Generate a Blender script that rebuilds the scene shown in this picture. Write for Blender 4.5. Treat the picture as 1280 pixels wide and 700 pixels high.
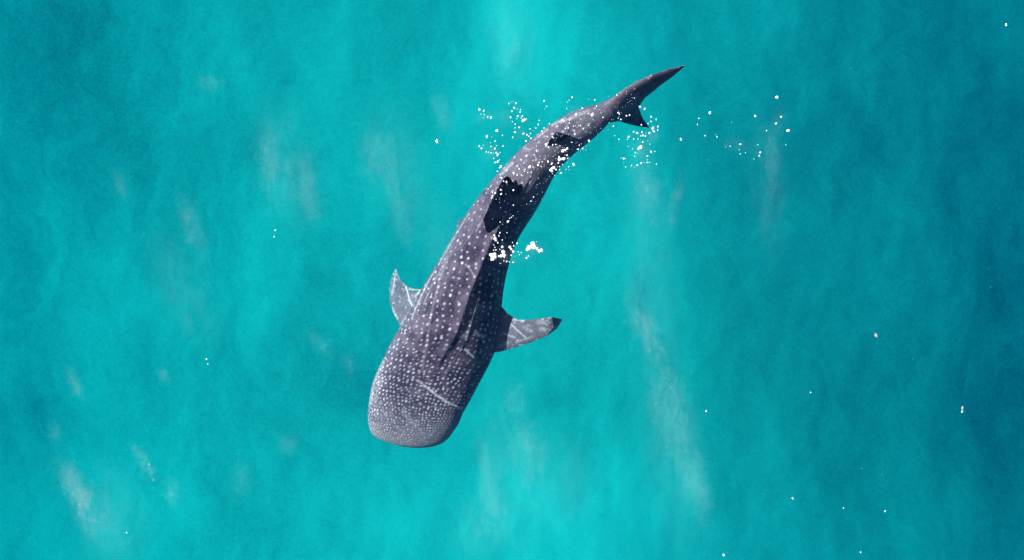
import bpy, bmesh, math, random
import numpy as np
from mathutils import Vector, noise as mnoise

random.seed(7)
rng = np.random.default_rng(7)
scene = bpy.context.scene
for o in list(bpy.data.objects):
    bpy.data.objects.remove(o)
COL = scene.collection

# ------------------------------------------------------------------ camera
CAM_H = 25.0                       # metres above the water surface
VIEW_W = 15.5                      # metres of surface across the frame
M_PX = VIEW_W / 1280.0             # metres per photograph pixel at the surface
cam_d = bpy.data.cameras.new("camera")
cam = bpy.data.objects.new("camera", cam_d)
COL.objects.link(cam)
cam.location = (0, 0, CAM_H)
cam_d.sensor_width = 36.0
cam_d.lens = 36.0 * CAM_H / VIEW_W
cam_d.clip_end = 2000.0
scene.camera = cam

# ------------------------------------------------------------------ light
SUN_EL = math.radians(30.0)
SUN_TO = Vector((-0.955, 0.295, 0)).normalized() * math.cos(SUN_EL) + Vector((0, 0, math.sin(SUN_EL)))
world = bpy.data.worlds.new("World")
scene.world = world
world.use_nodes = True
wn = world.node_tree
wn.nodes.clear()
sky = wn.nodes.new("ShaderNodeTexSky")
sky.sky_type = 'NISHITA'
sky.sun_disc = False
sky.sun_elevation = SUN_EL
sky.sun_rotation = math.atan2(SUN_TO.x, SUN_TO.y) % (2 * math.pi)
bg = wn.nodes.new("ShaderNodeBackground")
bg.inputs["Strength"].default_value = 0.05
wo = wn.nodes.new("ShaderNodeOutputWorld")
wn.links.new(sky.outputs[0], bg.inputs[0])
wn.links.new(bg.outputs[0], wo.inputs[0])
sun_d = bpy.data.lights.new("sun", 'SUN')
sun_d.energy = 5.0
sun_d.angle = math.radians(0.5)
sun_d.color = (1.0, 0.96, 0.9)
sun = bpy.data.objects.new("sun", sun_d)
COL.objects.link(sun)
sun.location = SUN_TO * 60
sun.rotation_euler = SUN_TO.to_track_quat('Z', 'Y').to_euler()

scene.view_settings.view_transform = 'Standard'
scene.view_settings.look = 'None'
scene.view_settings.exposure = 1.34
scene.view_settings.gamma = 1.0
scene.view_settings.use_curve_mapping = False
scene.cycles.volume_bounces = 0
scene.cycles.max_bounces = 6


# ------------------------------------------------------------------ helpers
def at(px, py, z=0.0):
    """A point of the place: photograph position and height above the surface."""
    k = M_PX * (CAM_H - z) / CAM_H
    return ((px - 640.0) * k, (350.0 - py) * k, z)


def tag(o, label=None, cat=None, group=None, kind=None):
    if label: o["label"] = label
    if cat: o["category"] = cat
    if group: o["group"] = group
    if kind: o["kind"] = kind
    return o


def link(name, me, mat=None):
    o = bpy.data.objects.new(name, me)
    COL.objects.link(o)
    if mat is not None and not me.materials:
        me.materials.append(mat)
    return o


def mesh_from(name, verts, faces, smooth=True):
    me = bpy.data.meshes.new(name)
    me.from_pydata([tuple(v) for v in verts], [], faces)
    me.update()
    if smooth:
        me.polygons.foreach_set("use_smooth", np.ones(len(me.polygons), dtype=bool))
    return me


def mat_new(name):
    m = bpy.data.materials.new(name)
    m.use_nodes = True
    nt = m.node_tree
    nt.nodes.clear()
    out = nt.nodes.new("ShaderNodeOutputMaterial")
    return m, nt, out


def N(nt, kind, **kw):
    n = nt.nodes.new(kind)
    for k, v in kw.items():
        if k.startswith("i_"):
            n.inputs[k[2:].replace("_", " ")].default_value = v
        else:
            setattr(n, k, v)
    return n


def mixc(nt, fac, a, b):
    n = nt.nodes.new("ShaderNodeMix")
    n.data_type = 'RGBA'
    for sock, v in ((n.inputs[0], fac), (n.inputs[6], a), (n.inputs[7], b)):
        if hasattr(v, "is_linked"):
            nt.links.new(v, sock)
        elif isinstance(v, (int, float)):
            sock.default_value = v
        else:
            sock.default_value = (*v, 1.0)
    return n.outputs[2]


def ramp(nt, src, p0, p1, v0=0.0, v1=1.0):
    n = nt.nodes.new("ShaderNodeMapRange")
    n.interpolation_type = 'SMOOTHSTEP'
    nt.links.new(src, n.inputs[0])
    n.inputs[1].default_value = p0
    n.inputs[2].default_value = p1
    n.inputs[3].default_value = v0
    n.inputs[4].default_value = v1
    return n.outputs[0]


# ------------------------------------------------------------------ sea: the water body
def box_mesh(name, x, y, z0, z1):
    v = [(-x, -y, z0), (x, -y, z0), (x, y, z0), (-x, y, z0), (-x, -y, z1), (x, -y, z1), (x, y, z1), (-x, y, z1)]
    f = [(0, 3, 2, 1), (4, 5, 6, 7), (0, 1, 5, 4), (1, 2, 6, 5), (2, 3, 7, 6), (3, 0, 4, 7)]
    return mesh_from(name, v, f, smooth=False)


SIGMA = (0.20, 0.0290, 0.0180)      # absorption per metre, red green blue
m_water, nt, out = mat_new("sea_water")
d = max(SIGMA)
va = N(nt, "ShaderNodeVolumeAbsorption")
va.inputs["Color"].default_value = (*(1.0 - s / d for s in SIGMA), 1.0)
va.inputs["Density"].default_value = d
vs = N(nt, "ShaderNodeVolumeScatter")
vs.inputs["Color"].default_value = (0.0, 0.40, 1.0, 1.0)
vs.inputs["Density"].default_value = 0.015
vadd = N(nt, "ShaderNodeAddShader")
nt.links.new(va.outputs[0], vadd.inputs[0])
nt.links.new(vs.outputs[0], vadd.inputs[1])
nt.links.new(vadd.outputs[0], out.inputs["Volume"])
water = link("water", box_mesh("water", 300, 300, -19.0, 0.0), m_water)
tag(water, "clear turquoise sea water over the pale seabed", kind="structure")

# ------------------------------------------------------------------ sea: the seabed
BED_Z = -10.0


def bed_xy(px, py):
    return at(px, py, BED_Z)[:2]


# sand and weed areas: centre x, y, half-size x, y (photograph pixels at the bed), tilt in degrees, strength
PATCHES = [
    (655, 30, 60, 110, -6, 0.36), (610, 140, 60, 110, -15, 0.12), (720, 665, 190, 90, 8, 0.36), (640, 560, 110, 90, 0, 0.12),
    (835, 450, 38, 190, 13, 0.17), (795, 230, 55, 120, 8, 0.17), (690, 340, 90, 90, 0, 0.12), (600, 440, 120, 140, 0, 0.06),
    (110, 390, 70, 60, -20, 0.10), (120, 640, 60, 90, 20, 0.12), (470, 660, 90, 60, 0, 0.10), (390, 70, 50, 90, 14, 0.05),
    (470, 210, 40, 110, 12, 0.05), (85, 66, 11, 11, 0, 0.08), (1180, 410, 40, 22, 30, 0.08), (560, 300, 60, 90, 10, 0.05),
    (40, 20, 200, 120, 0, -0.25), (50, 280, 110, 130, 0, -0.17), (210, 215, 110, 70, -15, -0.08), (330, 490, 120, 80, -10, -0.08),
    (350, 110, 40, 140, 14, -0.06), (1290, 470, 150, 230, 0, -0.30), (1250, 60, 190, 150, 0, -0.20), (1010, 170, 110, 90, 0, -0.08),
    (960, 620, 130, 110, 10, -0.06), (10, 540, 80, 140, 0, -0.18), (450, 470, 60, 120, 0, -0.05), (925, 400, 40, 160, 14, -0.06),
    (715, 500, 35, 100, 5, -0.05), (1090, 480, 60, 30, 35, -0.06), (745, 260, 30, 70, 5, -0.05), (560, 600, 35, 80, 0, -0.06),
]


_pr = random.Random(21)
for _ in range(150):
    PATCHES.append((_pr.uniform(-40, 1320), _pr.uniform(-40, 740), _pr.uniform(8, 26), _pr.uniform(18, 75), _pr.gauss(13, 14), _pr.choice((-1, 1)) * _pr.uniform(.02, .075)))


def build_bed():
    inner = np.linspace(-16, 16, 360)
    outer = np.array([20, 28, 45, 80, 150, 299.0])
    xs = np.concatenate([-outer[::-1], inner, outer])
    X, Y = np.meshgrid(xs, xs, indexing="ij")
    k = M_PX * (CAM_H - BED_Z) / CAM_H
    PX, PY = X / k + 640, 350 - Y / k
    far = np.clip((np.hypot(X, Y) - 16) / 40, 0, 1)
    # the bed dips away to the right and, less, to the left of a broad sandy rise
    t = (PX - 690) / 640
    Z = BED_Z - np.where(t > 0, 1.7 * np.clip(t - 0.12, 0, 1.6) ** 1.5, 2.1 * np.clip(-t - 0.25, 0, 1.5) ** 1.6)
    sand = np.full_like(X, 0.50)
    for (cx, cy, rx, ry, a, s) in PATCHES:
        a = math.radians(a)
        dx, dy = PX - cx, PY - cy
        u = dx * math.cos(a) - dy * math.sin(a)
        v = dx * math.sin(a) + dy * math.cos(a)
        sand += s * np.exp(-((u / rx) ** 2 + (v / ry) ** 2) * 0.7)
    bump = np.zeros_like(X)
    for i in range(X.shape[0]):
        for j in range(X.shape[1]):
            if far[i, j] < 1:
                p = Vector((X[i, j] * 0.22, Y[i, j] * 0.16, 3.1))
                bump[i, j] = mnoise.fractal(p, 0.9, 2.1, 5)
    Z += bump * 0.10
    sand += bump * 0.05
    n = len(xs)
    idx = np.arange(n * n).reshape(n, n)
    faces = np.stack([idx[:-1, :-1], idx[1:, :-1], idx[1:, 1:], idx[:-1, 1:]], -1).reshape(-1, 4)
    me = mesh_from("seabed", np.stack([X, Y, Z], -1).reshape(-1, 3), faces.tolist())
    at_ = me.attributes.new("sand", 'FLOAT', 'POINT')
    at_.data.foreach_set("value", np.clip(sand, 0.02, 1).reshape(-1).astype(np.float32))
    return me


m_bed, nt, out = mat_new("sand_and_weed")
b = N(nt, "ShaderNodeBsdfDiffuse")
attr = N(nt, "ShaderNodeAttribute", attribute_name="sand")
tc = N(nt, "ShaderNodeTexCoord")
mp = N(nt, "ShaderNodeMapping")
mp.inputs["Rotation"].default_value = (0, 0, math.radians(-14))
mp.inputs["Scale"].default_value = (1.0, 0.42, 1.0)
warp = N(nt, "ShaderNodeTexNoise", i_Scale=0.28, i_Detail=4.0, i_Roughness=0.6)
nt.links.new(tc.outputs["Object"], warp.inputs["Vector"])
wsub = N(nt, "ShaderNodeVectorMath", operation='SUBTRACT')
nt.links.new(warp.outputs["Color"], wsub.inputs[0])
wsub.inputs[1].default_value = (0.5, 0.5, 0.5)
wmul = N(nt, "ShaderNodeVectorMath", operation='MULTIPLY_ADD')
nt.links.new(wsub.outputs[0], wmul.inputs[0])
wmul.inputs[1].default_value = (5.0, 5.0, 0.0)
nt.links.new(tc.outputs["Object"], wmul.inputs[2])
nt.links.new(wmul.outputs[0], mp.inputs[0])
streak = N(nt, "ShaderNodeTexNoise", i_Scale=0.75, i_Detail=6.0, i_Roughness=0.55, i_Distortion=0.9)
nt.links.new(mp.outputs[0], streak.inputs["Vector"])
blot = N(nt, "ShaderNodeTexNoise", i_Scale=1.7, i_Detail=8.0, i_Roughness=0.64, i_Distortion=0.6)
nt.links.new(mp.outputs[0], blot.inputs["Vector"])
fine = N(nt, "ShaderNodeTexNoise", i_Scale=17.0, i_Detail=3.0, i_Roughness=0.8)
nt.links.new(tc.outputs["Object"], fine.inputs["Vector"])


def madd(a, mul, add):
    n = N(nt, "ShaderNodeMath", operation='MULTIPLY_ADD')
    nt.links.new(a, n.inputs[0])
    n.inputs[1].default_value = mul
    if hasattr(add, "is_linked"): nt.links.new(add, n.inputs[2])
    else: n.inputs[2].default_value = add
    return n.outputs[0]


f = madd(streak.outputs[0], 0.24, attr.outputs["Fac"])
mott = N(nt, "ShaderNodeTexNoise", i_Scale=7.0, i_Detail=6.0, i_Roughness=0.72, i_Distortion=0.5)
nt.links.new(mp.outputs[0], mott.inputs["Vector"])
f = madd(mott.outputs[0], 0.16, f)
f = madd(blot.outputs[0], 0.34, f)
f = madd(fine.outputs[0], 0.46, f)
f = madd(f, 1.0, -0.59)
fac = ramp(nt, f, 0.0, 1.0)
fac.node.interpolation_type = 'LINEAR'
col = mixc(nt, fac, (0.06, 0.085, 0.085), (0.74, 0.70, 0.56))
nt.links.new(col, b.inputs["Color"])
bp = N(nt, "ShaderNodeBump", i_Strength=0.05, i_Distance=0.05)
nt.links.new(blot.outputs[0], bp.inputs["Height"])
nt.links.new(bp.outputs[0], b.inputs["Normal"])
nt.links.new(b.outputs[0], out.inputs["Surface"])
bed = link("seabed", build_bed(), m_bed)
tag(bed, "pale sandy seabed with darker weedy areas under turquoise water", kind="structure")


# ------------------------------------------------------------------ the whale shark
def pchip(x, y, xq):
    x, y, xq = map(lambda a: np.asarray(a, float), (x, y, xq))
    h, dl = np.diff(x), np.diff(y) / np.diff(x)
    m = np.zeros_like(y)
    for i in range(1, len(x) - 1):
        if dl[i - 1] * dl[i] > 0:
            w1, w2 = 2 * h[i] + h[i - 1], h[i] + 2 * h[i - 1]
            m[i] = (w1 + w2) / (w1 / dl[i - 1] + w2 / dl[i])
    m[0], m[-1] = dl[0], dl[-1]
    k = np.clip(np.searchsorted(x, xq) - 1, 0, len(x) - 2)
    t = np.clip((xq - x[k]) / h[k], 0, 1)
    return ((2 * t**3 - 3 * t**2 + 1) * y[k] + (t**3 - 2 * t**2 + t) * h[k] * m[k]
            + (-2 * t**3 + 3 * t**2) * y[k + 1] + (t**3 - t**2) * h[k] * m[k + 1])


def pl(pairs, q):
    x, y = zip(*pairs)
    return pchip(x, y, np.clip(q, x[0], x[-1]))


def poly_resample(pts, n, sig=0.0):
    p = np.array(pts, float)
    c = np.concatenate([[0], np.cumsum(np.hypot(*np.diff(p, axis=0).T[:2]))]) if p.shape[1] == 2 else \
        np.concatenate([[0], np.cumsum(np.linalg.norm(np.diff(p, axis=0), axis=1))])
    nd = 1200
    q = np.linspace(0, c[-1], nd)
    D = np.stack([np.interp(q, c, p[:, i]) for i in range(p.shape[1])], -1)
    if sig > 0:
        w = int(sig * 3 / c[-1] * nd) + 1
        kx = np.arange(-w, w + 1)
        ker = np.exp(-0.5 * (kx / (sig / c[-1] * nd)) ** 2)
        ker /= ker.sum()
        pad = np.concatenate([2 * D[0] - D[w:0:-1], D, 2 * D[-1] - D[-2:-w - 2:-1]])
        D = np.stack([np.convolve(pad[:, i], ker, "valid") for i in range(D.shape[1])], -1)
    return np.stack([np.interp(np.linspace(0, nd - 1, n), np.arange(nd), D[:, i]) for i in range(D.shape[1])], -1)


HEAD = [((478, 550.5), (544, 558), 5.5), ((470, 547.5), (553.5, 554), 6.2), ((464, 542), (561, 547.5), 6), ((461, 534), (566.5, 540), 5.5), ((459.5, 521), (573, 530), 4),
        ((461.5, 500), (578, 518), 3), ((466, 478), (588, 500), 1.0), ((474, 459), (598, 481), 0)]
LEFT = [(474, 459), (490, 425), (503, 404), (515, 383), (526, 362.5), (535, 346), (550, 324), (562, 302), (575, 279), (591, 255),
        (604.6, 237.7), (620, 220), (640, 197), (657, 181), (674, 166), (703, 146), (728.6, 135), (744, 132), (757, 128.5), (776, 115), (796, 103)]
RIGHT = [(598, 481), (611, 457), (620, 438), (625, 415), (626.5, 392), (628, 372), (631, 352), (636, 330), (645, 302), (657, 283),
         (668.6, 266), (678, 249), (687, 231), (694, 217), (706, 203), (723, 188), (743, 173), (756, 160), (765, 150), (778, 133), (800, 110)]
nb = 26
Lb, Rb = poly_resample(LEFT, nb, 9), poly_resample(RIGHT, nb, 9)
st_L = np.concatenate([[h[0] for h in HEAD[:-1]], Lb])
st_R = np.concatenate([[h[1] for h in HEAD[:-1]], Rb])
st_B = np.array([h[2] for h in HEAD[:-1]] + [0.0] * nb)
mid = (st_L + st_R) / 2
st_s = np.concatenate([[0], np.cumsum(np.linalg.norm(np.diff(mid, axis=0), axis=1))]) * M_PX * 1.03
S_END = st_s[-1]

NI, NU, NL = 720, 250, 70
su = np.linspace(0, 1, NI)
s_arr = S_END * (0.75 * su + 0.25 * su ** 2.2)
s_arr[:14] = s_arr[13] * (np.arange(14) / 13.0) ** 1.7
Lp = np.stack([pchip(st_s, st_L[:, i], s_arr) for i in (0, 1)], -1)
Rp = np.stack([pchip(st_s, st_R[:, i], s_arr) for i in (0, 1)], -1)
Bp = pchip(st_s, st_B, s_arr)
Ht = pl([(0, .035), (.03, .085), (.1, .14), (.25, .20), (.6, .28), (1.2, .37), (2, .46), (3, .48), (3.9, .42), (4.6, .32), (5.3, .24), (6, .15), (6.4, .10), (6.9, .04)], s_arr)
Hb = pl([(0, .035), (.03, .085), (.1, .15), (.25, .23), (.6, .36), (1.2, .5), (2, .6), (3, .58), (3.9, .48), (4.6, .34), (5.3, .24), (6, .15), (6.4, .10), (6.9, .04)], s_arr)
Zc = pl([(0, -1.08), (.6, -1.04), (1.2, -1.02), (2, -1.02), (3, -1.03), (3.9, -1.0), (5.3, -.90), (6.2, -.86), (6.9, -.70)], s_arr)
Ex = pl([(0, 2.3), (.5, 2.75), (1.3, 2.6), (2.2, 2.25), (4, 2.1), (6.6, 2.0)], s_arr)
Roll = np.radians(pl([(0, 2), (.9, 0), (2.0, -9), (4.2, -9), (5.6, -3), (6.6, 8)], s_arr))

# ring angles: 0 at the back's midline, + to the shark's right in the picture
tt = np.concatenate([np.linspace(-math.pi / 2, math.pi / 2, NU, endpoint=False), np.linspace(math.pi / 2, 1.5 * math.pi, NL, endpoint=False)])
NJ = len(tt)
T, S = np.meshgrid(tt, s_arr)
ExR = pl([(0, 2.3), (.5, 2.75), (1.2, 2.5), (1.7, 2.0), (2.3, 1.75), (4.2, 1.75), (5.2, 1.95), (6.6, 2.0)], s_arr)
e = np.where((np.sin(T) > 0) & (np.cos(T) > 0), (2.0 / ExR)[:, None], (2.0 / Ex)[:, None])
A = np.sign(np.sin(T)) * np.abs(np.sin(T)) ** e
Bv = np.where(np.cos(T) >= 0, Ht[:, None], Hb[:, None]) * np.sign(np.cos(T)) * np.abs(np.cos(T)) ** e
half_w = np.linalg.norm(Rp - Lp, axis=1) * M_PX * 0.5
A = A * half_w[:, None]
# longitudinal ridges along the back and flanks (real relief)
up = np.cos(T) > 0.02
fr = A / half_w[:, None]
env = pl([(0, 0), (1.0, 0), (1.7, .7), (2.4, 1), (3.9, 1), (4.5, .2), (4.9, 0), (6.4, 0)], s_arr)[:, None]
wob = 0.02 * np.sin(S * 2.3)
for (f0, amp, wi, wo_) in ((.05, .042, .13, .035), (-.34, .005, .07, .08), (-.58, .011, .06, .06), (-.80, .016, .04, .04), (.30, .012, .03, .03)):
    dfr = fr - (f0 + wob * (1 if f0 > 0 else -1))
    Bv = Bv + np.where(up, amp * env * np.exp(-(dfr / np.where(dfr < 0, wi, wo_)) ** 2), 0)
cr, sr = np.cos(Roll)[:, None], np.sin(Roll)[:, None]
A2 = A * cr - Bv * sr
B2 = A * sr * 0.9 + Bv * cr
lo, hi = A2.min(axis=1, keepdims=True), A2.max(axis=1, keepdims=True)
frac = (A2 - lo) / (hi - lo)                                     # 0 at the left outline, 1 at the right
PXg = Lp[:, None, 0] * (1 - frac) + Rp[:, None, 0] * frac
PYg = Lp[:, None, 1] * (1 - frac) + Rp[:, None, 1] * frac
dirv = np.gradient((Lp + Rp) / 2, axis=0)
dirv /= np.linalg.norm(dirv, axis=1, keepdims=True)
bow = Bp[:, None] * (1 - (2 * frac - 1) ** 2)
PXg = PXg - dirv[:, None, 0] * bow
PYg = PYg - dirv[:, None, 1] * bow
Zg = Zc[:, None] + B2
kz = M_PX * (CAM_H + 1.0) / CAM_H
V = np.stack([(PXg - 640) * kz, (350 - PYg) * kz, Zg], -1)

# arc length round each ring from the back's midline
j0 = NU // 2
seg = np.linalg.norm(np.diff(np.concatenate([V, V[:, :1]], 1), axis=1), axis=2)
cum = np.concatenate([np.zeros((NI, 1)), np.cumsum(seg, axis=1)[:, :-1]], 1)
Varc = cum - cum[:, j0:j0 + 1]
Varc[:, NU + NL // 2:] -= seg.sum(axis=1, keepdims=True)


def seg_mask(px, py, lines):
    """how much each point lies on one of the drawn marks"""
    m = np.zeros_like(px)
    for pts, w, a in lines:
        best = np.full_like(px, 1e9)
        for (x0, y0), (x1, y1) in zip(pts[:-1], pts[1:]):
            dx, dy = x1 - x0, y1 - y0
            t = np.clip(((px - x0) * dx + (py - y0) * dy) / (dx * dx + dy * dy), 0, 1)
            best = np.minimum(best, np.hypot(px - x0 - t * dx, py - y0 - t * dy))
        m = np.maximum(m, a * np.exp(-(best / w) ** 2))
    return m


def tri_at(nv_rings, nj):
    idx = np.arange(nv_rings * nj).reshape(nv_rings, nj)
    nx = np.roll(idx, -1, axis=1)
    return np.stack([idx[:-1], nx[:-1], nx[1:], idx[1:]], -1).reshape(-1, 4).tolist(), idx


def loft(name, V, skin, flip=False):
    """closed lofted skin from rings of points, with the skin pattern as a point attribute"""
    ni, nj = V.shape[:2]
    faces, idx = tri_at(ni, nj)
    verts = V.reshape(-1, 3)
    c0, c1 = len(verts), len(verts) + 1
    verts = np.concatenate([verts, V[0].mean(0, keepdims=True), V[-1].mean(0, keepdims=True)])
    for j in range(nj):
        k = (j + 1) % nj
        faces.append((c0, idx[0, k], idx[0, j]))
        faces.append((c1, idx[-1, j], idx[-1, k]))
    if flip:
        faces = [tuple(reversed(f)) for f in faces]
    me = mesh_from(name, verts, faces)
    be = me.attributes.new("belly", 'FLOAT', 'POINT')
    be.data.foreach_set("value", np.concatenate([skin[..., 3].reshape(-1), [0, 0]]).astype(np.float32))
    skin = np.concatenate([skin[..., :3], np.ones_like(skin[..., :1])], -1)
    sk = np.concatenate([skin.reshape(-1, 4), skin[0].mean(0, keepdims=True), skin[-1].mean(0, keepdims=True)]).astype(np.float32)
    a = me.attributes.new("skin", 'FLOAT_COLOR', 'POINT')
    a.data.foreach_set("color", sk.reshape(-1))
    bm = bmesh.new()
    bm.from_mesh(me)
    bmesh.ops.recalc_face_normals(bm, faces=bm.faces)
    bm.to_mesh(me)
    bm.free()
    return me


def body_skin():
    spot = np.zeros((NI, NJ))
    dS = lambda u: float(np.interp(u, [0, .3, .7, 1.2, 1.7, 2.5, 4, 6.2], [.036, .044, .060, .080, .100, .118, .135, .14]))
    rS = lambda u: float(np.interp(u, [0, .3, .7, 1.2, 2.5, 4, 6.2], [.0072, .0092, .0122, .0155, .0165, .016, .016]))
    u, row = 0.01, 0
    while u < S_END - 0.1:
        dd, rr = dS(u), rS(u)
        i = min(np.searchsorted(s_arr, u), NI - 1)
        vmax, vmin = Varc[i, :NU].max(), Varc[i, :NU].min()
        v = vmin + (row % 2) * dd * 0.5 - dd
        while v < vmax + dd:
            uu, vv = u + random.gauss(0, .17) * dd, v + random.gauss(0, .12) * dd
            r = rr * random.uniform(.7, 1.25)
            amp = random.choice((random.uniform(.25, .7), random.uniform(.55, 1.0))) * (1 if random.random() < .93 else .3)
            a_, b_ = np.searchsorted(s_arr, (uu - 2 * r, uu + 2 * r))
            if b_ > a_:
                dist = np.hypot((s_arr[a_:b_, None] - uu) * random.uniform(.8, 1.0), Varc[a_:b_] - vv)
                spot[a_:b_] = np.maximum(spot[a_:b_], amp * np.clip((1.35 * r - dist) / (.7 * r), 0, 1))
            v += dd
        u += dd * .87
        row += 1
    pale_marks = [  # pale lines and patches blended over the skin, the head line included
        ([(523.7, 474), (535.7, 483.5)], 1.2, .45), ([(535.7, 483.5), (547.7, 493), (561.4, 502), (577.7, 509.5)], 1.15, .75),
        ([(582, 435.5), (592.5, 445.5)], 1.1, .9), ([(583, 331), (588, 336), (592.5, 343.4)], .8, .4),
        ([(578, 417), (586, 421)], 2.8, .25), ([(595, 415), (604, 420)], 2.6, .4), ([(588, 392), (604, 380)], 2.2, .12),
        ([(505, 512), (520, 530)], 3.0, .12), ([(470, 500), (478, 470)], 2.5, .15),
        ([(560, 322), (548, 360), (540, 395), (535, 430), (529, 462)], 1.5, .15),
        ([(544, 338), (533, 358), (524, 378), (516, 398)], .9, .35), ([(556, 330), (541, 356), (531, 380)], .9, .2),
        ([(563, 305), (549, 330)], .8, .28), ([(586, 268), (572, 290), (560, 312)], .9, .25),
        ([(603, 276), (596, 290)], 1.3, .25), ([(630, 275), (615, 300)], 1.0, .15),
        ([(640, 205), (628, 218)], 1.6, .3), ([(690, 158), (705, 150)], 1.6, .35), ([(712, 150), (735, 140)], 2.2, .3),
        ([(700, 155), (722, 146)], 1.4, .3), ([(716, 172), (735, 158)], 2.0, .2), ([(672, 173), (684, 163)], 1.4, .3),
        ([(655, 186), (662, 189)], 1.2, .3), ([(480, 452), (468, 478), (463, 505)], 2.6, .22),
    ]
    for _ in range(46):                                          # faint pale scuffs along the flanks
        i = random.randrange(150, NI - 30)
        j = random.randrange(20, NU - 40)
        x, y = PXg[i, j], PYg[i, j]
        an = random.uniform(0, math.pi)
        L_ = random.uniform(2, 7)
        pale_marks.append(([(x, y), (x + L_ * math.cos(an), y + L_ * math.sin(an))], random.uniform(.5, 1.3), random.uniform(.05, .16)))
    sc = np.where(np.cos(T) > -.1, seg_mask(PXg, PYg, pale_marks), 0)
    pale = pl([(0, .95), (.15, .62), (.4, .30), (.8, .05), (1.5, 0), (3.8, .05), (4.4, .38), (5.2, .40), (6.4, .30)], s_arr)[:, None] * np.ones((1, NJ))  # snout's own pale tone; tail stock's imitates water veil and foam in colour
    pale = pale + .20 * np.clip((np.abs(fr) - .55) / .45, 0, 1) * (S < 4)
    belly = np.clip((-np.cos(T) - .05) / .35, 0, 1)
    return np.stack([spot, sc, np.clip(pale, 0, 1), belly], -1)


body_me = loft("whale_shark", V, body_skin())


def fin(lead, trail, th, nt_=110, nc=56, spots=60, marks=(), pale=.1, sig=0.0, rspot=(.010, .020), camber=0.0):
    """a foil: leading and trailing edges given root to tip as (photograph x, y, height), thickness TH at the root"""
    def w3(e_):
        return [at(*p) for p in e_]
    Lq, Tq = poly_resample(w3(lead), nt_, sig), poly_resample(w3(trail), nt_, sig)
    t = np.linspace(0, 1, nt_)
    c = (1 - np.cos(np.linspace(0, math.pi, nc))) / 2
    span = np.gradient((Lq + Tq) / 2, axis=0)
    nrm = np.cross(Tq - Lq, span)
    nrm /= np.linalg.norm(nrm, axis=1, keepdims=True) + 1e-9
    nrm = nrm.mean(0)
    nrm /= np.linalg.norm(nrm)
    prof = 2.6 * (0.55 * np.sqrt(c) * (1 - c) + 0.45 * c * (1 - c))
    thk = th * (1 - .82 * t) + .35 * th * np.exp(-t / .06)
    chord = np.linalg.norm(Tq - Lq, axis=1)
    thk = np.minimum(thk, chord * .28)
    if camber: thk = thk * np.clip(.25 + t / .16, 0, 1)
    P = Lq[:, None] * (1 - c)[None, :, None] + Tq[:, None] * c[None, :, None]
    P = P + nrm * (camber * np.clip(t[:, None] / .22, 0, 1) ** 1.3 * (1 - t[:, None]) ** .6 * np.minimum(1, chord[:, None] / .5) * (2.2 * c ** .7 * (1 - c))[None, :])[..., None] * np.sign(nrm[2])
    off = nrm * (thk[:, None] * prof[None, :])[..., None] * .5
    ring = np.concatenate([P + off, (P - off)[:, -2:0:-1]], 1)
    kz_ = CAM_H / (CAM_H - ring[..., 2]) / M_PX
    px, py = ring[..., 0] * kz_ + 640, 350 - ring[..., 1] * kz_
    sp = np.zeros(px.shape)
    for _ in range(spots):
        i, j = random.randrange(nt_), random.randrange(ring.shape[1])
        r = random.uniform(*rspot)
        dist = np.linalg.norm(ring - ring[i, j], axis=2)
        sp = np.maximum(sp, random.uniform(.25, .8) * np.clip((1.3 * r - dist) / (.6 * r), 0, 1))
    sc = seg_mask(px, py, marks) if marks else np.zeros(px.shape)
    edge = np.concatenate([c, c[-2:0:-1]])[None, :] * np.ones((nt_, 1))
    pl_ = pale + min(.12, pale) * np.clip((edge - .9) / .1, 0, 1)
    return loft("fin", ring, np.stack([sp, sc, pl_, np.zeros(px.shape)], -1))


fins = []
# left pectoral fin: swept back, hanging a little below the body
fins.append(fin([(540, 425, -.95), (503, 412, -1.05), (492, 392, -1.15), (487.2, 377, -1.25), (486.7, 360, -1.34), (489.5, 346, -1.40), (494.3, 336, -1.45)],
                [(555, 352, -.95), (529, 362, -1.05), (518, 361.5, -1.12), (508.5, 358, -1.2), (501, 351, -1.30), (497.5, 344, -1.38), (495.6, 336, -1.45)],
                .10, spots=190, pale=.42, rspot=(.008, .016),
                marks=[([(507.5, 359), (512, 375), (516.5, 385)], .9, .85), ([(517, 386), (508, 396), (502, 405)], 1.2, .4), ([(495, 338), (493, 350), (491, 365)], 1.2, .4), ([(497, 344), (508, 358)], 1.0, .5),  # pale lines imitate light ripples, painted into the fin skin
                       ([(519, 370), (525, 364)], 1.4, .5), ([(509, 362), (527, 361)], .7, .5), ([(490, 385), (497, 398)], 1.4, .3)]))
# right pectoral fin: held out to the side
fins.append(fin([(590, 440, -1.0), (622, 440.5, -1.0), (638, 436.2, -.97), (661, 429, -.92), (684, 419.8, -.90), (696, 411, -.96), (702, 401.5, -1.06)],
                [(590, 385, -1.0), (628, 384, -1.0), (634, 391.5, -.97), (647, 400, -.93), (666, 399.5, -.89), (690, 396.3, -.91), (702.3, 398.8, -1.06)],
                .11, spots=110, pale=.40,
                marks=[([(637.7, 404.3), (650.7, 416.4), (658, 423)], .9, .6), ([(628.4, 416.4), (643.3, 422)], 1.0, .6), ([(673, 402.4), (680, 403)], 3.2, .34), ([(676, 411), (684, 412)], 2.8, .38),  # light ripples and an edge highlight painted as pale lines and blotches
                       ([(640, 400), (649, 399.6), (654, 402)], 1.1, .6), ([(625, 433), (634, 428)], 2.4, .3), ([(655, 409), (662, 413)], 2.6, .25), ([(645, 428), (665, 421)], 1.3, .3), ([(684, 402), (686, 412)], 1.8, .2)]))
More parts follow.
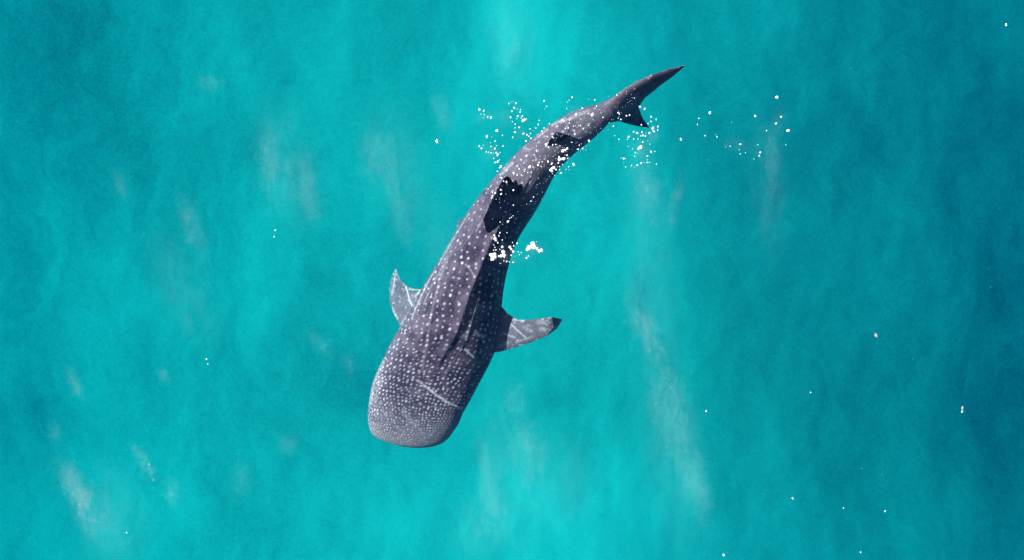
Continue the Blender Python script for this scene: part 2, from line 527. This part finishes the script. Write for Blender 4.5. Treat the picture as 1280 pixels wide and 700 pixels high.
# first dorsal fin, leaning to the left
fins.append(fin([(622, 312, -1.0), (607, 288, -.50), (603.6, 274, -.38), (610, 258, -.30), (618, 243, -.17), (625, 230, -.08), (630, 222.5, -.04)],
                [(662, 238, -1.0), (655, 236, -.60), (652, 229.5, -.50), (648, 231.5, -.40), (645, 224.5, -.28), (641, 227.5, -.18), (637, 221.5, -.10), (633, 220.0, -.04)],
                .085, spots=14, pale=.0, marks=[([(604, 272), (612, 256), (620, 240)], 1.2, .5)]))  # pale line paints the sunlit leading edge into the skin
# second dorsal fin
fins.append(fin([(684, 189, -.9), (684, 181, -.62), (687, 175, -.50), (691, 170, -.40), (694.5, 165.5, -.34)],
                [(719, 174, -.9), (714, 170, -.64), (707, 168, -.52), (700, 166, -.42), (696, 164.8, -.34)],
                .05, nt_=60, nc=40, spots=10, pale=.05))
# pelvic fin showing past the left flank
fins.append(fin([(590, 290, -1.05), (572, 287, -1.1), (571, 281, -1.16), (573.5, 276, -1.2)],
                [(605, 270, -1.05), (588, 268, -1.1), (580, 272, -1.16), (575, 275.5, -1.2)], .05, nt_=40, nc=30, spots=10, pale=.3))
# tail fin: upper lobe swept back to a point, short lower lobe
fins.append(fin([(744, 146, -.88), (757, 128.6, -.58), (780, 111.3, -.42), (808.6, 95.6, -.34), (837, 86, -.32), (848, 83.5, -.32), (856.5, 81.5, -.33)],
                [(753, 155, -.96), (786, 149, -1.18), (799, 133, -1.10), (806, 122.5, -.98), (818, 113.5, -.86), (824, 108, -.74), (840, 96.5, -.52), (857, 82, -.34)],
                0.15, nt_=150, spots=40, pale=.18, camber=.15, marks=[([(760, 129), (780, 114), (806, 99)], 3.2, .12)]))  # faint pale strip paints the lit upper edge into the skin colour
fins.append(fin([(752, 158, -.98), (768, 150, -1.08), (791, 156.5, -1.26), (803, 158.8, -1.36), (811, 159.6, -1.42)],
                [(785, 134, -1.02), (798, 134, -1.08), (800.5, 140, -1.2), (803.5, 148, -1.32), (811.3, 158.6, -1.42)],
                .06, nt_=70, nc=40, spots=10, pale=.10))

# skin material
m_skin, nt, out = mat_new("spotted_skin")
bs = N(nt, "ShaderNodeBsdfPrincipled")
bs.inputs["Roughness"].default_value = 0.62
bs.inputs["Specular IOR Level"].default_value = 0.15
at_n = N(nt, "ShaderNodeAttribute", attribute_name="skin")
sep = N(nt, "ShaderNodeSeparateColor")
nt.links.new(at_n.outputs["Color"], sep.inputs[0])
tc = N(nt, "ShaderNodeTexCoord")
n1 = N(nt, "ShaderNodeTexNoise", i_Scale=3.6, i_Detail=7.0, i_Roughness=0.68, i_Distortion=.4)
n2 = N(nt, "ShaderNodeTexNoise", i_Scale=42.0, i_Detail=3.0, i_Roughness=0.7)
n3 = N(nt, "ShaderNodeTexNoise", i_Scale=90.0, i_Detail=2.0)
for n_ in (n1, n2, n3): nt.links.new(tc.outputs["Object"], n_.inputs["Vector"])
base = mixc(nt, ramp(nt, n1.outputs[0], .38, .64), (.019, .009, .036), (.086, .050, .086))
base = mixc(nt, ramp(nt, n2.outputs[0], .48, .78, 0, .40), base, (.172, .112, .140))
pf = N(nt, "ShaderNodeMath", operation='MULTIPLY')
nt.links.new(sep.outputs[2], pf.inputs[0])
nt.links.new(ramp(nt, n2.outputs[0], .25, .7, .45, 1.0), pf.inputs[1])
base = mixc(nt, pf.outputs[0], base, (.275, .185, .215))
base = mixc(nt, sep.outputs[0], base, (.52, .385, .435))
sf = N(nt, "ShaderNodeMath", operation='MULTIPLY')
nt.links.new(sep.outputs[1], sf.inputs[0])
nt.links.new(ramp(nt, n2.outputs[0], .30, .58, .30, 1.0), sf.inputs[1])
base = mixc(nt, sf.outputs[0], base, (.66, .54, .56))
be_n = N(nt, "ShaderNodeAttribute", attribute_name="belly")
base = mixc(nt, be_n.outputs["Fac"], base, (.5, .5, .5))
nt.links.new(base, bs.inputs["Base Color"])
bp = N(nt, "ShaderNodeBump", i_Strength=0.5, i_Distance=0.02)
hm = N(nt, "ShaderNodeMath", operation='ADD')
nt.links.new(n1.outputs[0], hm.inputs[0])
nt.links.new(n3.outputs[0], hm.inputs[1])
nt.links.new(hm.outputs[0], bp.inputs["Height"])
nt.links.new(bp.outputs[0], bs.inputs["Normal"])
nt.links.new(bs.outputs[0], out.inputs["Surface"])

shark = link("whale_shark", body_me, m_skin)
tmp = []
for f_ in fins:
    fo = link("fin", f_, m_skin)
    tmp.append(fo)
    md = shark.modifiers.new("fin", 'BOOLEAN')
    md.operation = 'UNION'
    md.solver = 'MANIFOLD'
    md.object = fo
bpy.context.view_layer.update()
dg = bpy.context.evaluated_depsgraph_get()
uni = bpy.data.meshes.new_from_object(shark.evaluated_get(dg), preserve_all_data_layers=True, depsgraph=dg)
shark.modifiers.clear()
print("UNION", len(body_me.vertices), len(uni.vertices), [a.name for a in uni.attributes])
uni.name = "whale_shark"
_c = np.empty(len(uni.vertices) * 4, np.float32)
uni.attributes["skin"].data.foreach_get("color", _c)
_c = _c.reshape(-1, 4)
_b = np.empty(len(uni.vertices), np.float32)
uni.attributes["belly"].data.foreach_get("value", _b)
# points made by the joins have no pattern yet: take it from their neighbours
seam = (_c[:, :3] > .97).all(1)
ed = np.empty(len(uni.edges) * 2, np.int32)
uni.edges.foreach_get("vertices", ed)
ed = ed.reshape(-1, 2)
val = np.concatenate([_c, _b[:, None]], 1)
for _ in range(8):
    acc, cnt = np.zeros_like(val), np.zeros(len(val))
    for p_, q_ in ((0, 1), (1, 0)):
        e_ = ed[seam[ed[:, p_]] & ~seam[ed[:, q_]]]
        np.add.at(acc, e_[:, p_], val[e_[:, q_]])
        np.add.at(cnt, e_[:, p_], 1)
    ok_ = seam & (cnt > 0)
    val[ok_] = acc[ok_] / cnt[ok_, None]
    seam &= ~ok_
uni.attributes["skin"].data.foreach_set("color", val[:, :4].reshape(-1).astype(np.float32))
uni.attributes["belly"].data.foreach_set("value", val[:, 4].astype(np.float32))
shark.data = uni
uni.polygons.foreach_set("use_smooth", np.ones(len(uni.polygons), dtype=bool))
for fo in tmp:
    bpy.data.objects.remove(fo)
tag(shark, "large dark grey whale shark with white spots swimming just below the surface, seen from above", "whale shark")

# ------------------------------------------------------------------ foam and bubbles
m_foam, nt, out = mat_new("white_foam")
bs = N(nt, "ShaderNodeBsdfPrincipled")
bs.inputs["Roughness"].default_value = 0.45
bs.inputs["Subsurface Weight"].default_value = 0.0
tc = N(nt, "ShaderNodeTexCoord")
nz = N(nt, "ShaderNodeTexNoise", i_Scale=60.0, i_Detail=3.0)
nt.links.new(tc.outputs["Object"], nz.inputs["Vector"])
nt.links.new(mixc(nt, ramp(nt, nz.outputs[0], .3, .7), (.80, .80, .80), (.92, .91, .90)), bs.inputs["Base Color"])
nt.links.new(bs.outputs[0], out.inputs["Surface"])


def blob_mesh(name, seed, sub=2, rough=.55):
    bm = bmesh.new()
    bmesh.ops.create_icosphere(bm, subdivisions=sub, radius=1.0)
    for v in bm.verts:
        k = 1 + rough * mnoise.noise(v.co * 1.3 + Vector((seed * 7.3, 0, 0)))
        v.co *= k
        v.co.z *= .7
    me = bpy.data.meshes.new(name)
    bm.to_mesh(me)
    bm.free()
    me.polygons.foreach_set("use_smooth", np.ones(len(me.polygons), dtype=bool))
    me.materials.append(m_foam)
    return me


BUBBLE = [blob_mesh("foam_bubble", i) for i in range(6)]
Z11 = 11.667


def zl(ox, oy, k, pts):
    return [(ox + x / k, oy + y / k, r / k) for x, y, r in pts]


B = []
B += zl(590, 115, Z11, [(113,257,20),(175,275,16),(133,322,9),(180,330,9),(170,378,8),(232,364,17),(280,374,20),(540,170,14),(568,145,7),(602,140,7),(645,162,15),(622,233,20),(663,250,10),(710,258,11),(705,293,13),(585,280,14),(565,370,19),(673,355,20),(655,390,11),(737,350,14),(722,380,10),(590,432,12),(635,470,15),(690,517,16),(628,523,9),(632,588,20),(596,662,14),(368,565,22),(222,648,24),(447,632,13),(287,655,8),(755,608,22),(806,625,14),(835,645,12),(858,605,11),(862,676,15),(850,540,14),(935,528,14),(968,477,14),(985,412,11),(1022,572,14),(890,560,6)])
B += zl(590, 165, Z11, [(340,135,14),(272,155,9),(108,207,18),(163,198,11),(142,240,15),(280,212,13),(335,243,16),(360,198,9),(458,207,13),(215,292,15),(245,298,10),(282,305,14),(318,305,9),(358,302,16),(380,325,17),(372,345,14),(413,302,10),(318,385,11),(345,445,16),(380,433,20),(402,405,9),(425,505,20),(405,522,12),(372,572,11),(792,133,16),(940,203,11),(945,275,18),(910,335,13),(995,352,8),(720,408,14),(895,412,8),(930,412,8),(848,510,30),(612,600,18),(690,540,13),(778,545,9),(662,627,11),(722,628,11),(818,592,13),(770,575,9),(865,587,9),(905,522,9),(415,620,10),(415,665,10),(437,670,14)])
B += zl(660, 160, Z11, [(268,240,24),(295,215,9),(300,278,12),(265,270,9),(360,130,13),(375,145,10),(285,127,13),(425,90,7),(362,247,13),(408,243,13),(435,250,6),(468,260,9),(642,210,12),(550,8,15),(590,5,9),(685,88,18),(892,188,20),(750,250,9),(778,230,8),(735,310,12),(720,312,9),(800,298,14),(390,343,6),(570,345,10),(570,398,14),(540,393,8),(445,510,16),(583,442,14),(410,450,8),(295,490,18),(350,520,21),(213,495,12),(165,505,11),(150,542,20),(195,560,10),(300,404,7),(250,402,6),(180,412,7),(505,533,11),(467,562,11),(463,605,10),(358,665,9),(485,657,17),(388,693,9),(668,532,28),(595,565,11),(555,605,9),(600,610,6),(85,580,9),(575,510,6),(125,260,10),(78,470,7),(110,470,7),(850,265,6),(845,320,6)])
B += zl(670, 115, Z11, [(123,130,15),(157,210,12),(133,237,7),(530,77,15),(460,148,9),(485,120,9),(450,243,9),(862,115,13),(50,415,12),(35,475,12),(197,465,12),(120,525,12),(90,573,10),(388,408,20),(410,430,12),(682,240,13),(590,330,25),(825,333,30),(490,410,12),(488,453,12),(430,533,15),(472,522,13),(445,500,6),(552,497,9),(575,490,8),(600,515,6),(625,485,9),(652,490,13),(695,535,14),(100,612,12),(885,205,14),(980,370,12),(770,490,10)])
B += zl(755, 115, Z11, [(190,45,14),(447,88,10),(532,215,17),(507,207,6),(597,245,18),(212,303,14),(227,322,9),(252,307,6),(330,347,15),(375,337,13),(210,383,9),(250,403,14),(138,497,13),(548,480,15),(645,460,12),(690,360,17),(690,432,13),(763,395,11),(763,410,8),(718,530,28),(790,505,18),(730,575,21),(785,555,13),(670,600,24),(435,580,14),(490,600,24),(460,625,10),(555,585,14),(570,632,18),(540,640,11),(608,642,15),(612,595,9),(600,525,8),(365,655,20),(303,655,12),(345,690,9),(222,690,10),(160,635,6)])
B += zl(760, 160, Z11, [(162,165,12),(375,160,12),(440,160,9),(510,205,13),(612,235,11),(555,250,10),(580,185,8),(295,270,8),(360,303,9),(400,360,13),(428,370,11),(393,410,9),(632,347,18),(685,343,12),(578,408,15),(232,447,18),(190,440,8),(262,447,8),(230,503,7),(260,567,12),(345,547,13),(425,543,16),(450,540,9),(385,572,8),(487,512,16),(527,502,9),(575,505,14),(605,505,10),(710,525,12),(575,465,9),(100,110,8)])
B += zl(600, 275, Z11, [(295,30,9),(332,62,8),(410,22,21),(293,187,15),(397,185,11),(280,232,11),(262,332,15),(327,292,12),(372,262,9),(205,365,10),(220,400,10),(328,393,22),(293,428,9),(200,440,13),(235,437,15),(475,330,9),(495,378,15),(545,340,13),(457,515,13),(350,595,12),(392,605,15),(430,610,11),(488,618,19),(527,605,12),(297,632,9),(562,465,10),(605,475,12),(577,505,10),(683,555,17),(708,525,12),(825,318,9),(515,530,7)])
B += zl(600, 215, Z11, [(298,82,9),(325,90,14),(347,135,13),(390,145,20),(330,180,9),(335,210,10),(310,262,19),(310,322,18),(332,310,12),(265,225,7),(237,235,9),(228,262,7),(183,300,12),(222,307,16),(185,347,14),(285,378,12),(285,402,12),(490,265,17),(475,245,7),(498,145,6),(490,485,12),(783,365,12),(748,427,14),(437,675,11),(462,660,10),(485,640,10),(123,248,14)])
B += zl(840, 80, 5.0, [(657,208,11),(683,330,8),(652,372,8),(727,417,14),(238,305,11),(170,340,5),(160,378,6),(207,448,5),(282,455,5),(58,472,11),(522,326,9),(592,416,5),(430,502,8),(422,535,5),(428,562,5),(365,514,4),(460,555,4),(538,505,5),(552,553,7),(546,574,7),(513,593,5),(712,505,4),(372,365,3),(272,440,3),(335,519,3)])

CLUMPS = [
    (zl(600, 275, Z11, [(165,510,30),(195,560,35),(215,500,30),(225,540,28),(175,575,22)]), "chunky white foam clump over the shark's dark flank, leftmost of the three big ones"),
    (zl(600, 275, Z11, [(345,470,32),(355,520,32),(310,525,25),(280,530,16)]), "stubby white foam clump over the dark flank between two other foam clumps"),
    (zl(600, 275, Z11, [(775,345,35),(720,405,40),(785,390,45),(830,410,32),(870,450,28),(900,445,28),(690,435,22)]), "largest white foam clump floating on open water right of the shark's flank"),
    (zl(600, 275, Z11, [(440,395,22),(460,425,18),(488,462,20)]), "slim slanting foam clump at the flank's edge beside the largest foam clump"),
    (zl(600, 275, Z11, [(225,270,26),(235,295,20),(212,225,16)]), "small upright foam clump on the ridge above the chunky foam clump"),
    (zl(660, 160, Z11, [(510,335,24),(545,325,18),(575,300,18)]), "slanted white foam clump just behind the small second dorsal fin"),
    (zl(660, 160, Z11, [(455,425,16),(460,462,27),(490,455,18),(525,452,26),(540,440,15)]), "knobbly two-lobed foam clump in the middle of the tail stock's shaded side"),
    (zl(660, 160, Z11, [(380,580,27),(345,595,18),(325,615,18),(352,632,18),(412,608,16)]), "curled foam clump near the right edge of the back behind the first dorsal fin"),
    (zl(760, 160, Z11, [(450,300,22),(480,285,28),(505,285,18)]), "white comma-shaped foam clump in the bubbles below the tail fin"),
    (zl(590, 115, Z11, [(745,420,20),(770,410,24),(795,400,14)]), "oval white foam clump in the bubble trail left of the tail stock"),
]


def clump_mesh(lobes, seed):
    cx = sum(l[0] for l in lobes) / len(lobes)
    cy = sum(l[1] for l in lobes) / len(lobes)
    c = Vector(at(cx, cy, 0))
    bm = bmesh.new()
    for li, (x, y, r) in enumerate(lobes):
        p = Vector(at(x, y, 0)) - c
        R = r * M_PX
        kids = [(p.x, p.y, R * .92)]
        for _ in range(7):
            an, rd = random.uniform(0, 6.28), R * random.uniform(.55, .95)
            kids.append((p.x + rd * math.cos(an), p.y + rd * math.sin(an), R * random.uniform(.2, .42)))
        for (x_, y_, r_) in kids:
            g = bmesh.ops.create_icosphere(bm, subdivisions=2, radius=r_)["verts"]
            for v in g:
                v.co *= 1 + .28 * mnoise.noise(v.co / r_ * 1.6 + Vector((seed + li * 3.1, x_ * 40, y_ * 40)))
                v.co.z = v.co.z * .6 + r_ * .62
                v.co += Vector((x_, y_, .004))
    me = bpy.data.meshes.new("foam_clump")
    bm.to_mesh(me)
    bm.free()
    me.materials.append(m_foam)
    return me, c


for i, (lobes, lab) in enumerate(CLUMPS):
    me, c = clump_mesh(lobes, i * 11.0)
    o = link("foam_clump", me)
    o.location = c
    rm = o.modifiers.new("remesh", 'REMESH')
    rm.mode = 'VOXEL'
    rm.voxel_size = .006
    rm.use_smooth_shade = True
    tag(o, lab, "foam", "lumps of sea foam over the shark's back and tail")

# drop repeats of one bubble read from two overlapping views, and those inside a clump
keep = []
for b_ in sorted(B, key=lambda q: -q[2]):
    if any(math.hypot(b_[0] - q[0], b_[1] - q[1]) < max(1.25, .75 * q[2]) for q in keep):
        continue
    if any(math.hypot(b_[0] - x, b_[1] - y) < r * .9 for lobes, _l in CLUMPS for x, y, r in lobes):
        continue
    keep.append(b_)


def left_edge_x(y):
    ys, xs = [p[1] for p in LEFT][::-1], [p[0] for p in LEFT][::-1]
    return float(np.interp(y, ys, xs))


def area(x, y):
    if x > 840: return ("white bubble adrift on open water well right of the tail fin", "stray bubbles on open water right of the tail fin")
    if x < left_edge_x(y) - 1 and y < 235: 
        if x < 627 and y > 155: return ("white bubble in the lower half of the loose trail left of the tail stock", "lower bubble trail left of the tail stock")
        if x < 655: return ("white bubble in the upper half of the loose trail left of the tail stock", "upper bubble trail left of the tail stock")
        return ("white bubble beside the upper edge of the tail stock, next to the shark", "bubbles along the upper edge of the tail stock")
    if x > 757 and y < 151: return ("white bubble over the dark face of the tail fin", "bubbles over the tail fin")
    if x > 757: return ("white bubble in the cluster below the tail fin's short lobe", "bubbles clustered below the tail fin")
    if y >= 272: return ("white bubble among the foam clumps at the shark's dark flank", "bubbles among the foam clumps at the flank")
    if y > 219: return ("white bubble over the black first dorsal fin and its shadow", "bubbles over the first dorsal fin")
    if y < 168 and x > 695: return ("white bubble over the pale stock just before the tail fin", "bubbles over the stock before the tail fin")
    return ("white bubble over the back between the two dorsal fins", "bubbles over the back between the dorsal fins")


def over_shark(x, y):
    return bool((np.hypot(PXg[::12, ::8] - x, PYg[::12, ::8] - y) < 9).any()) or (750 < x < 815 and 90 < y < 165)


def put_bubble(x, y, r, lab, grp=None, k=1.0):
    deep = 0.0 if r > 1.1 else (random.uniform(.05, .3) if over_shark(x, y) else random.uniform(.25, 1.3))
    R = r * M_PX * k
    me = random.choice(BUBBLE)
    o = bpy.data.objects.new("foam_bubble", me)
    COL.objects.link(o)
    o.location = at(x, y, R * 1.0 + .003 if deep == 0 else -deep)
    st = random.uniform(.55, 1.0)
    o.scale = (R * 1.08, R * st, R * .9)
    o.rotation_euler = (0, 0, random.uniform(0, 6.28))
    return tag(o, lab, "bubble", grp)


specks, clusters = [], {}
for (x, y, r) in keep:
    if r < .72:
        specks.append((x, y, r * .95, random.uniform(-.5, .01)))
    else:
        lab, grp = area(x, y)
        clusters.setdefault((lab, grp), []).append((x, y, r))
for (lab, grp), pts in clusters.items():
    own = {}
    for word, key in (("largest", lambda q: -q[2]), ("topmost", lambda q: q[1]), ("lowest", lambda q: -q[1]), ("leftmost", lambda q: q[0]), ("rightmost", lambda q: -q[0])):
        first = min((q for q in pts if q not in own), key=key)
        if word == "largest" or first == min(pts, key=key):
            own[first] = word
    for q in pts:
        size = own.get(q) or ("small" if q[2] > 1.15 else "tiny")
        put_bubble(*q, size + " " + lab, grp if q in own else size + " " + grp, .84)

LONE = [
    (1258, 31, 2.1, "bright round white bubble alone in the upper right corner of the sea"),
    (991, 623, 1.6, "white bubble alone on dark lower right water, leftmost of three in a row"),
    (1106.5, 639, 1.4, "white bubble alone on dark water, rightmost of three in a lower right row"),
    (1054.5, 635, 1.0, "tiny white bubble between two others in a lower right row"),
    (1076, 690.5, 1.5, "white bubble almost at the bottom edge under the lower right row"),
    (883, 514, 1.3, "single white bubble beside the pale streak right of the shark's head"),
    (905, 694, 1.8, "white bubble at the bottom edge in the bright water right of centre"),
    (851, 174, 2.0, "white bubble alone between the tail fin bubbles and the far strays"),
    (1013.5, 490.5, 1.1, "tiny white bubble alone in the open sea on the right"),
    (344.5, 288, 1.4, "white bubble alone on open water left of the shark, upper of a close pair"),
    (343, 296, 1.1, "white bubble alone on open water left of the shark, lower of a close pair"),
    (258.5, 449, 1.4, "white bubble far left of the shark's head, upper of a close pair"),
    (260, 455, 1.0, "white bubble far left of the shark's head, lower of a close pair"),
    (186.5, 580.5, 1.2, "white bubble at the end of a faint streak in the lower left"),
    (192, 600, 1.1, "white bubble below a faint streak in the lower left"),
    (158.5, 666, 1.3, "white bubble near the bottom left corner below the brightest streak"),
]
for x, y, r, lab in LONE:
    if (x, y) == (851, 174): continue
    put_bubble(x, y, max(r, .96), lab, "lone bubbles on the open sea", .8)


# drifting scraps: thin bent flakes with real thickness
def scrap(px, py, L_, W_, ang, bend, lab, colr, cat, nm, z=-.06):
    n, m_ = 14, 8
    v, f_ = [], []
    for side in (1, -1):
        for i in range(n):
            for j in range(m_):
                u, w = i / (n - 1) * 2 - 1, j / (m_ - 1) * 2 - 1
                ww = W_ * (1 - u * u) ** .6 * (1 + .25 * mnoise.noise(Vector((u * 2 + px, w, 0))))
                v.append((u * L_, w * ww + bend * (u * u - .3), side * .004 * (1 - abs(u)) * (1 - w * w) + .008 * math.sin(u * 3 + w)))
    q = n * m_
    for i in range(n - 1):
        for j in range(m_ - 1):
            a = i * m_ + j
            f_.append((a, a + m_, a + m_ + 1, a + 1))
            f_.append((q + a, q + a + 1, q + a + m_ + 1, q + a + m_))
    m, nt, out = mat_new(nm + "_skin")
    bs = N(nt, "ShaderNodeBsdfPrincipled")
    bs.inputs["Roughness"].default_value = .5
    nz = N(nt, "ShaderNodeTexNoise", i_Scale=30.0)
    nt.links.new(mixc(nt, nz.outputs[0], colr, tuple(c * .7 for c in colr)), bs.inputs["Base Color"])
    nt.links.new(bs.outputs[0], out.inputs["Surface"])
    o = link(nm, mesh_from(nm, v, f_), m)
    o.location = at(px, py, z)
    o.rotation_euler = (0, 0, math.radians(ang))
    tag(o, lab, cat)


scrap(546.3, 176.2, .050, .020, -62, .020, "pale crescent scrap drifting on open water left of the bubble trail", (.42, .44, .42), "scrap", "drifting_scrap", -.6)
scrap(1095, 419, .052, .022, -40, .004, "dull pinkish leaf scrap drifting on open water at the right", (.26, .20, .20), "leaf", "drifting_leaf", -.5)
scrap(1203, 512, .050, .018, 84, .010, "upright whitish scrap drifting on the darkest water at the right", (.5, .52, .5), "scrap", "drifting_scrap", -.35)

# added speck streaks imitating sky sheen on the water, and the finest bubbles
STREAKS = [  # x, y, half length, half width, tilt from vertical (degrees, + leans to lower right), number
    (102, 628, 34, 8, 24, 1500), (88, 600, 22, 9, 30, 420), (180, 578, 18, 5, 28, 380), (215, 615, 14, 6, 10, 220), (92, 478, 14, 5, 28, 260), (68, 540, 10, 5, 10, 120),
    (335, 200, 34, 9, 2, 560), (385, 235, 32, 8, 12, 520), (360, 215, 20, 5, 5, 200), (240, 282, 30, 8, 20, 430), (470, 195, 28, 14, 8, 520), (500, 265, 34, 8, 14, 330), (552, 140, 20, 7, 16, 280),
    (262, 105, 8, 10, 0, 130), (400, 430, 18, 6, 40, 150), (360, 555, 10, 8, 0, 110), (300, 600, 20, 8, 0, 130),
    (800, 395, 34, 10, 18, 560), (815, 425, 26, 10, 24, 480), (835, 500, 44, 15, 10, 900), (855, 575, 48, 14, 12, 1100), (875, 622, 24, 8, 14, 420), (810, 240, 34, 12, 12, 430), (966, 205, 30, 5, 0, 230),
    (845, 250, 30, 5, -10, 180), (640, 55, 26, 12, 6, 160), (645, 500, 16, 8, 0, 230), (662, 560, 30, 14, 24, 420), (612, 610, 50, 10, 8, 420), (150, 230, 14, 5, 20, 120), (520, 395, 20, 5, 34, 110),
    (600, 660, 30, 22, 0, 260), (700, 600, 40, 30, 0, 200), (130, 660, 40, 20, 10, 300), (205, 470, 10, 4, 30, 90), (435, 455, 10, 4, 20, 70),
]
sv, sf_ = [], []


def add_speck(x, y, z, R):
    b0 = len(sv)
    an = random.uniform(0, 6.28)
    for k in range(3):
        a = an + k * 2.094
        sv.append((x + R * math.cos(a), y + R * math.sin(a), z))
    sv.append((x, y, z + R * .8))
    sv.append((x, y, z - R * .5))
    for k in range(3):
        j = (k + 1) % 3
        sf_.append((b0 + k, b0 + j, b0 + 3))
        sf_.append((b0 + j, b0 + k, b0 + 4))


for (x, y, a, b_, tl, n) in STREAKS:
    tl = math.radians(tl)
    n = int(n * 1.9)
    for _ in range(n):
        u, w = random.gauss(0, .72) * a, random.gauss(0, 1.0) * b_
        w += .8 * b_ * mnoise.noise(Vector((u * .05, x, y)))
        if mnoise.fractal(Vector((x + u * .09, y + w * .17, 5.0)), .8, 2.1, 4) < random.uniform(-.45, .75): continue
        px = x + u * math.sin(tl) + w * math.cos(tl)
        py = y + u * math.cos(tl) - w * math.sin(tl)
        p = at(px, py, random.uniform(-.05, -.005))
        add_speck(*p, random.uniform(.0012, .0030))
for (x, y, r, z) in specks:
    p = at(x, y, z)
    add_speck(*p, r * M_PX)
for _ in range(220):                                             # fine motes everywhere
    p = at(random.uniform(-40, 1320), random.uniform(-40, 740), random.uniform(-1.5, -.1))
    add_speck(*p, random.uniform(.002, .004))
for _ in range(170):                                             # finest fizz around the tail stock
    i = random.randrange(470, NI - 20)
    x, y = PXg[i, random.randrange(NU)], PYg[i, random.randrange(NU)]
    p = at(x + random.gauss(0, 9), y + random.gauss(0, 9), random.uniform(-.2, -.01))
    add_speck(*p, random.uniform(.003, .007))
sp_me = mesh_from("sheen_foam_specks", sv, sf_, smooth=False)
sp_o = link("sheen_foam_specks", sp_me, m_foam)
tag(sp_o, "faint whitish streaks imitating sky sheen, with tiny foam specks drifting on the sea", "foam specks", kind="stuff")
# milky streaks: volumes added to imitate sky sheen; MIST ones are fine bubbles
def cloud_mat(dens):
    m, nt, out = mat_new("sheen_bubble_volume")
    tcn = N(nt, "ShaderNodeTexCoord")
    ln = N(nt, "ShaderNodeVectorMath", operation='LENGTH')
    nt.links.new(tcn.outputs["Object"], ln.inputs[0])
    fall = ramp(nt, ln.outputs["Value"], 1.0, 0.1)
    geo = N(nt, "ShaderNodeNewGeometry")
    nz = N(nt, "ShaderNodeTexNoise", i_Scale=3.4, i_Detail=6.0, i_Roughness=.72, i_Distortion=1.2)
    mpn = N(nt, "ShaderNodeMapping")
    mpn.inputs["Rotation"].default_value = (0, 0, math.radians(-16))
    mpn.inputs["Scale"].default_value = (1.5, .6, 1.0)
    nt.links.new(geo.outputs["Position"], mpn.inputs[0])
    nt.links.new(mpn.outputs[0], nz.inputs["Vector"])
    mu = N(nt, "ShaderNodeMath", operation='MULTIPLY')
    nt.links.new(fall, mu.inputs[0])
    nt.links.new(ramp(nt, nz.outputs[0], .36, .72, .0, 1.0), mu.inputs[1])
    mu2 = N(nt, "ShaderNodeMath", operation='MULTIPLY')
    nt.links.new(mu.outputs[0], mu2.inputs[0])
    mu2.inputs[1].default_value = dens
    sc_ = N(nt, "ShaderNodeVolumeScatter")
    sc_.inputs["Color"].default_value = (.96, .95, .94, 1)
    nt.links.new(mu2.outputs[0], sc_.inputs["Density"])
    nt.links.new(sc_.outputs[0], out.inputs["Volume"])
    return m


CM = [cloud_mat(k) for k in (.20, .40, 1.15)]
base_bm = bmesh.new()
bmesh.ops.create_icosphere(base_bm, subdivisions=3, radius=1.0)
CLOUD = []
for m in CM:
    cme = bpy.data.meshes.new("sheen_bubble_cloud")
    base_bm.to_mesh(cme)
    cme.materials.append(m)
    CLOUD.append(cme)
base_bm.free()
WIDE = [(640, 50, 120, 40, 8, 300), (815, 330, 190, 34, 8, 300), (840, 560, 170, 45, 10, 300), (640, 590, 150, 42, 6, 300), (360, 210, 110, 48, 12, 300), (500, 210, 120, 40, 14, 300),
        (140, 640, 90, 50, 20, 300), (230, 360, 100, 40, 24, 300), (960, 230, 120, 26, 4, 300), (560, 330, 120, 30, 12, 300)]
MIST = [(628, 148, 14, 12, 0, 900), (612, 190, 12, 12, 30, 900), (650, 168, 12, 8, 40, 900), (800, 186, 16, 14, 20, 900), (815, 168, 12, 8, 0, 900), (630, 316, 12, 14, 70, 900), (668, 312, 9, 13, 0, 900),
        (648, 322, 8, 14, 0, 900), (690, 206, 9, 12, 50, 900), (725, 143, 10, 18, -30, 500), (655, 210, 8, 14, 20, 500), (920, 180, 12, 20, 0, 300), (975, 150, 22, 10, 0, 300), (605, 146, 8, 10, 40, 700)]
for k, (x, y, a, b_, tl, n) in enumerate(STREAKS + MIST + WIDE):
    lv = 2 if n >= 1400 else (1 if n >= 400 else 0)
    g = 2.3 if k < len(STREAKS) else (1.5 if k < len(STREAKS) + len(MIST) else 1.25)
    o = bpy.data.objects.new("sheen_bubble_cloud", CLOUD[lv])
    COL.objects.link(o)
    zc_ = -.20 - .012 * (k % 9)
    o.location = at(x, y, zc_)
    o.scale = (b_ * g * M_PX, a * g * .85 * M_PX, .16)
    o.rotation_euler = (0, 0, math.radians(tl))
    lab = "brightest milky streak imitating sky sheen in the lower left of the sea" if lv == 2 else "faint milky streak imitating sky sheen just under the sea surface"
    if len(STREAKS) <= k < len(STREAKS) + len(MIST): lab = "thin white mist of fine bubbles round the splash at the shark"
    tag(o, lab, "bubble cloud", None if lv == 2 else ("fine bubble mist round the splash" if "mist" in lab else "faint milky streaks imitating sky sheen"), kind="stuff")

print("BUBBLES", len([o for o in scene.objects if o.name.startswith("foam_bubble")]), "specks", len(sf_) // 6)
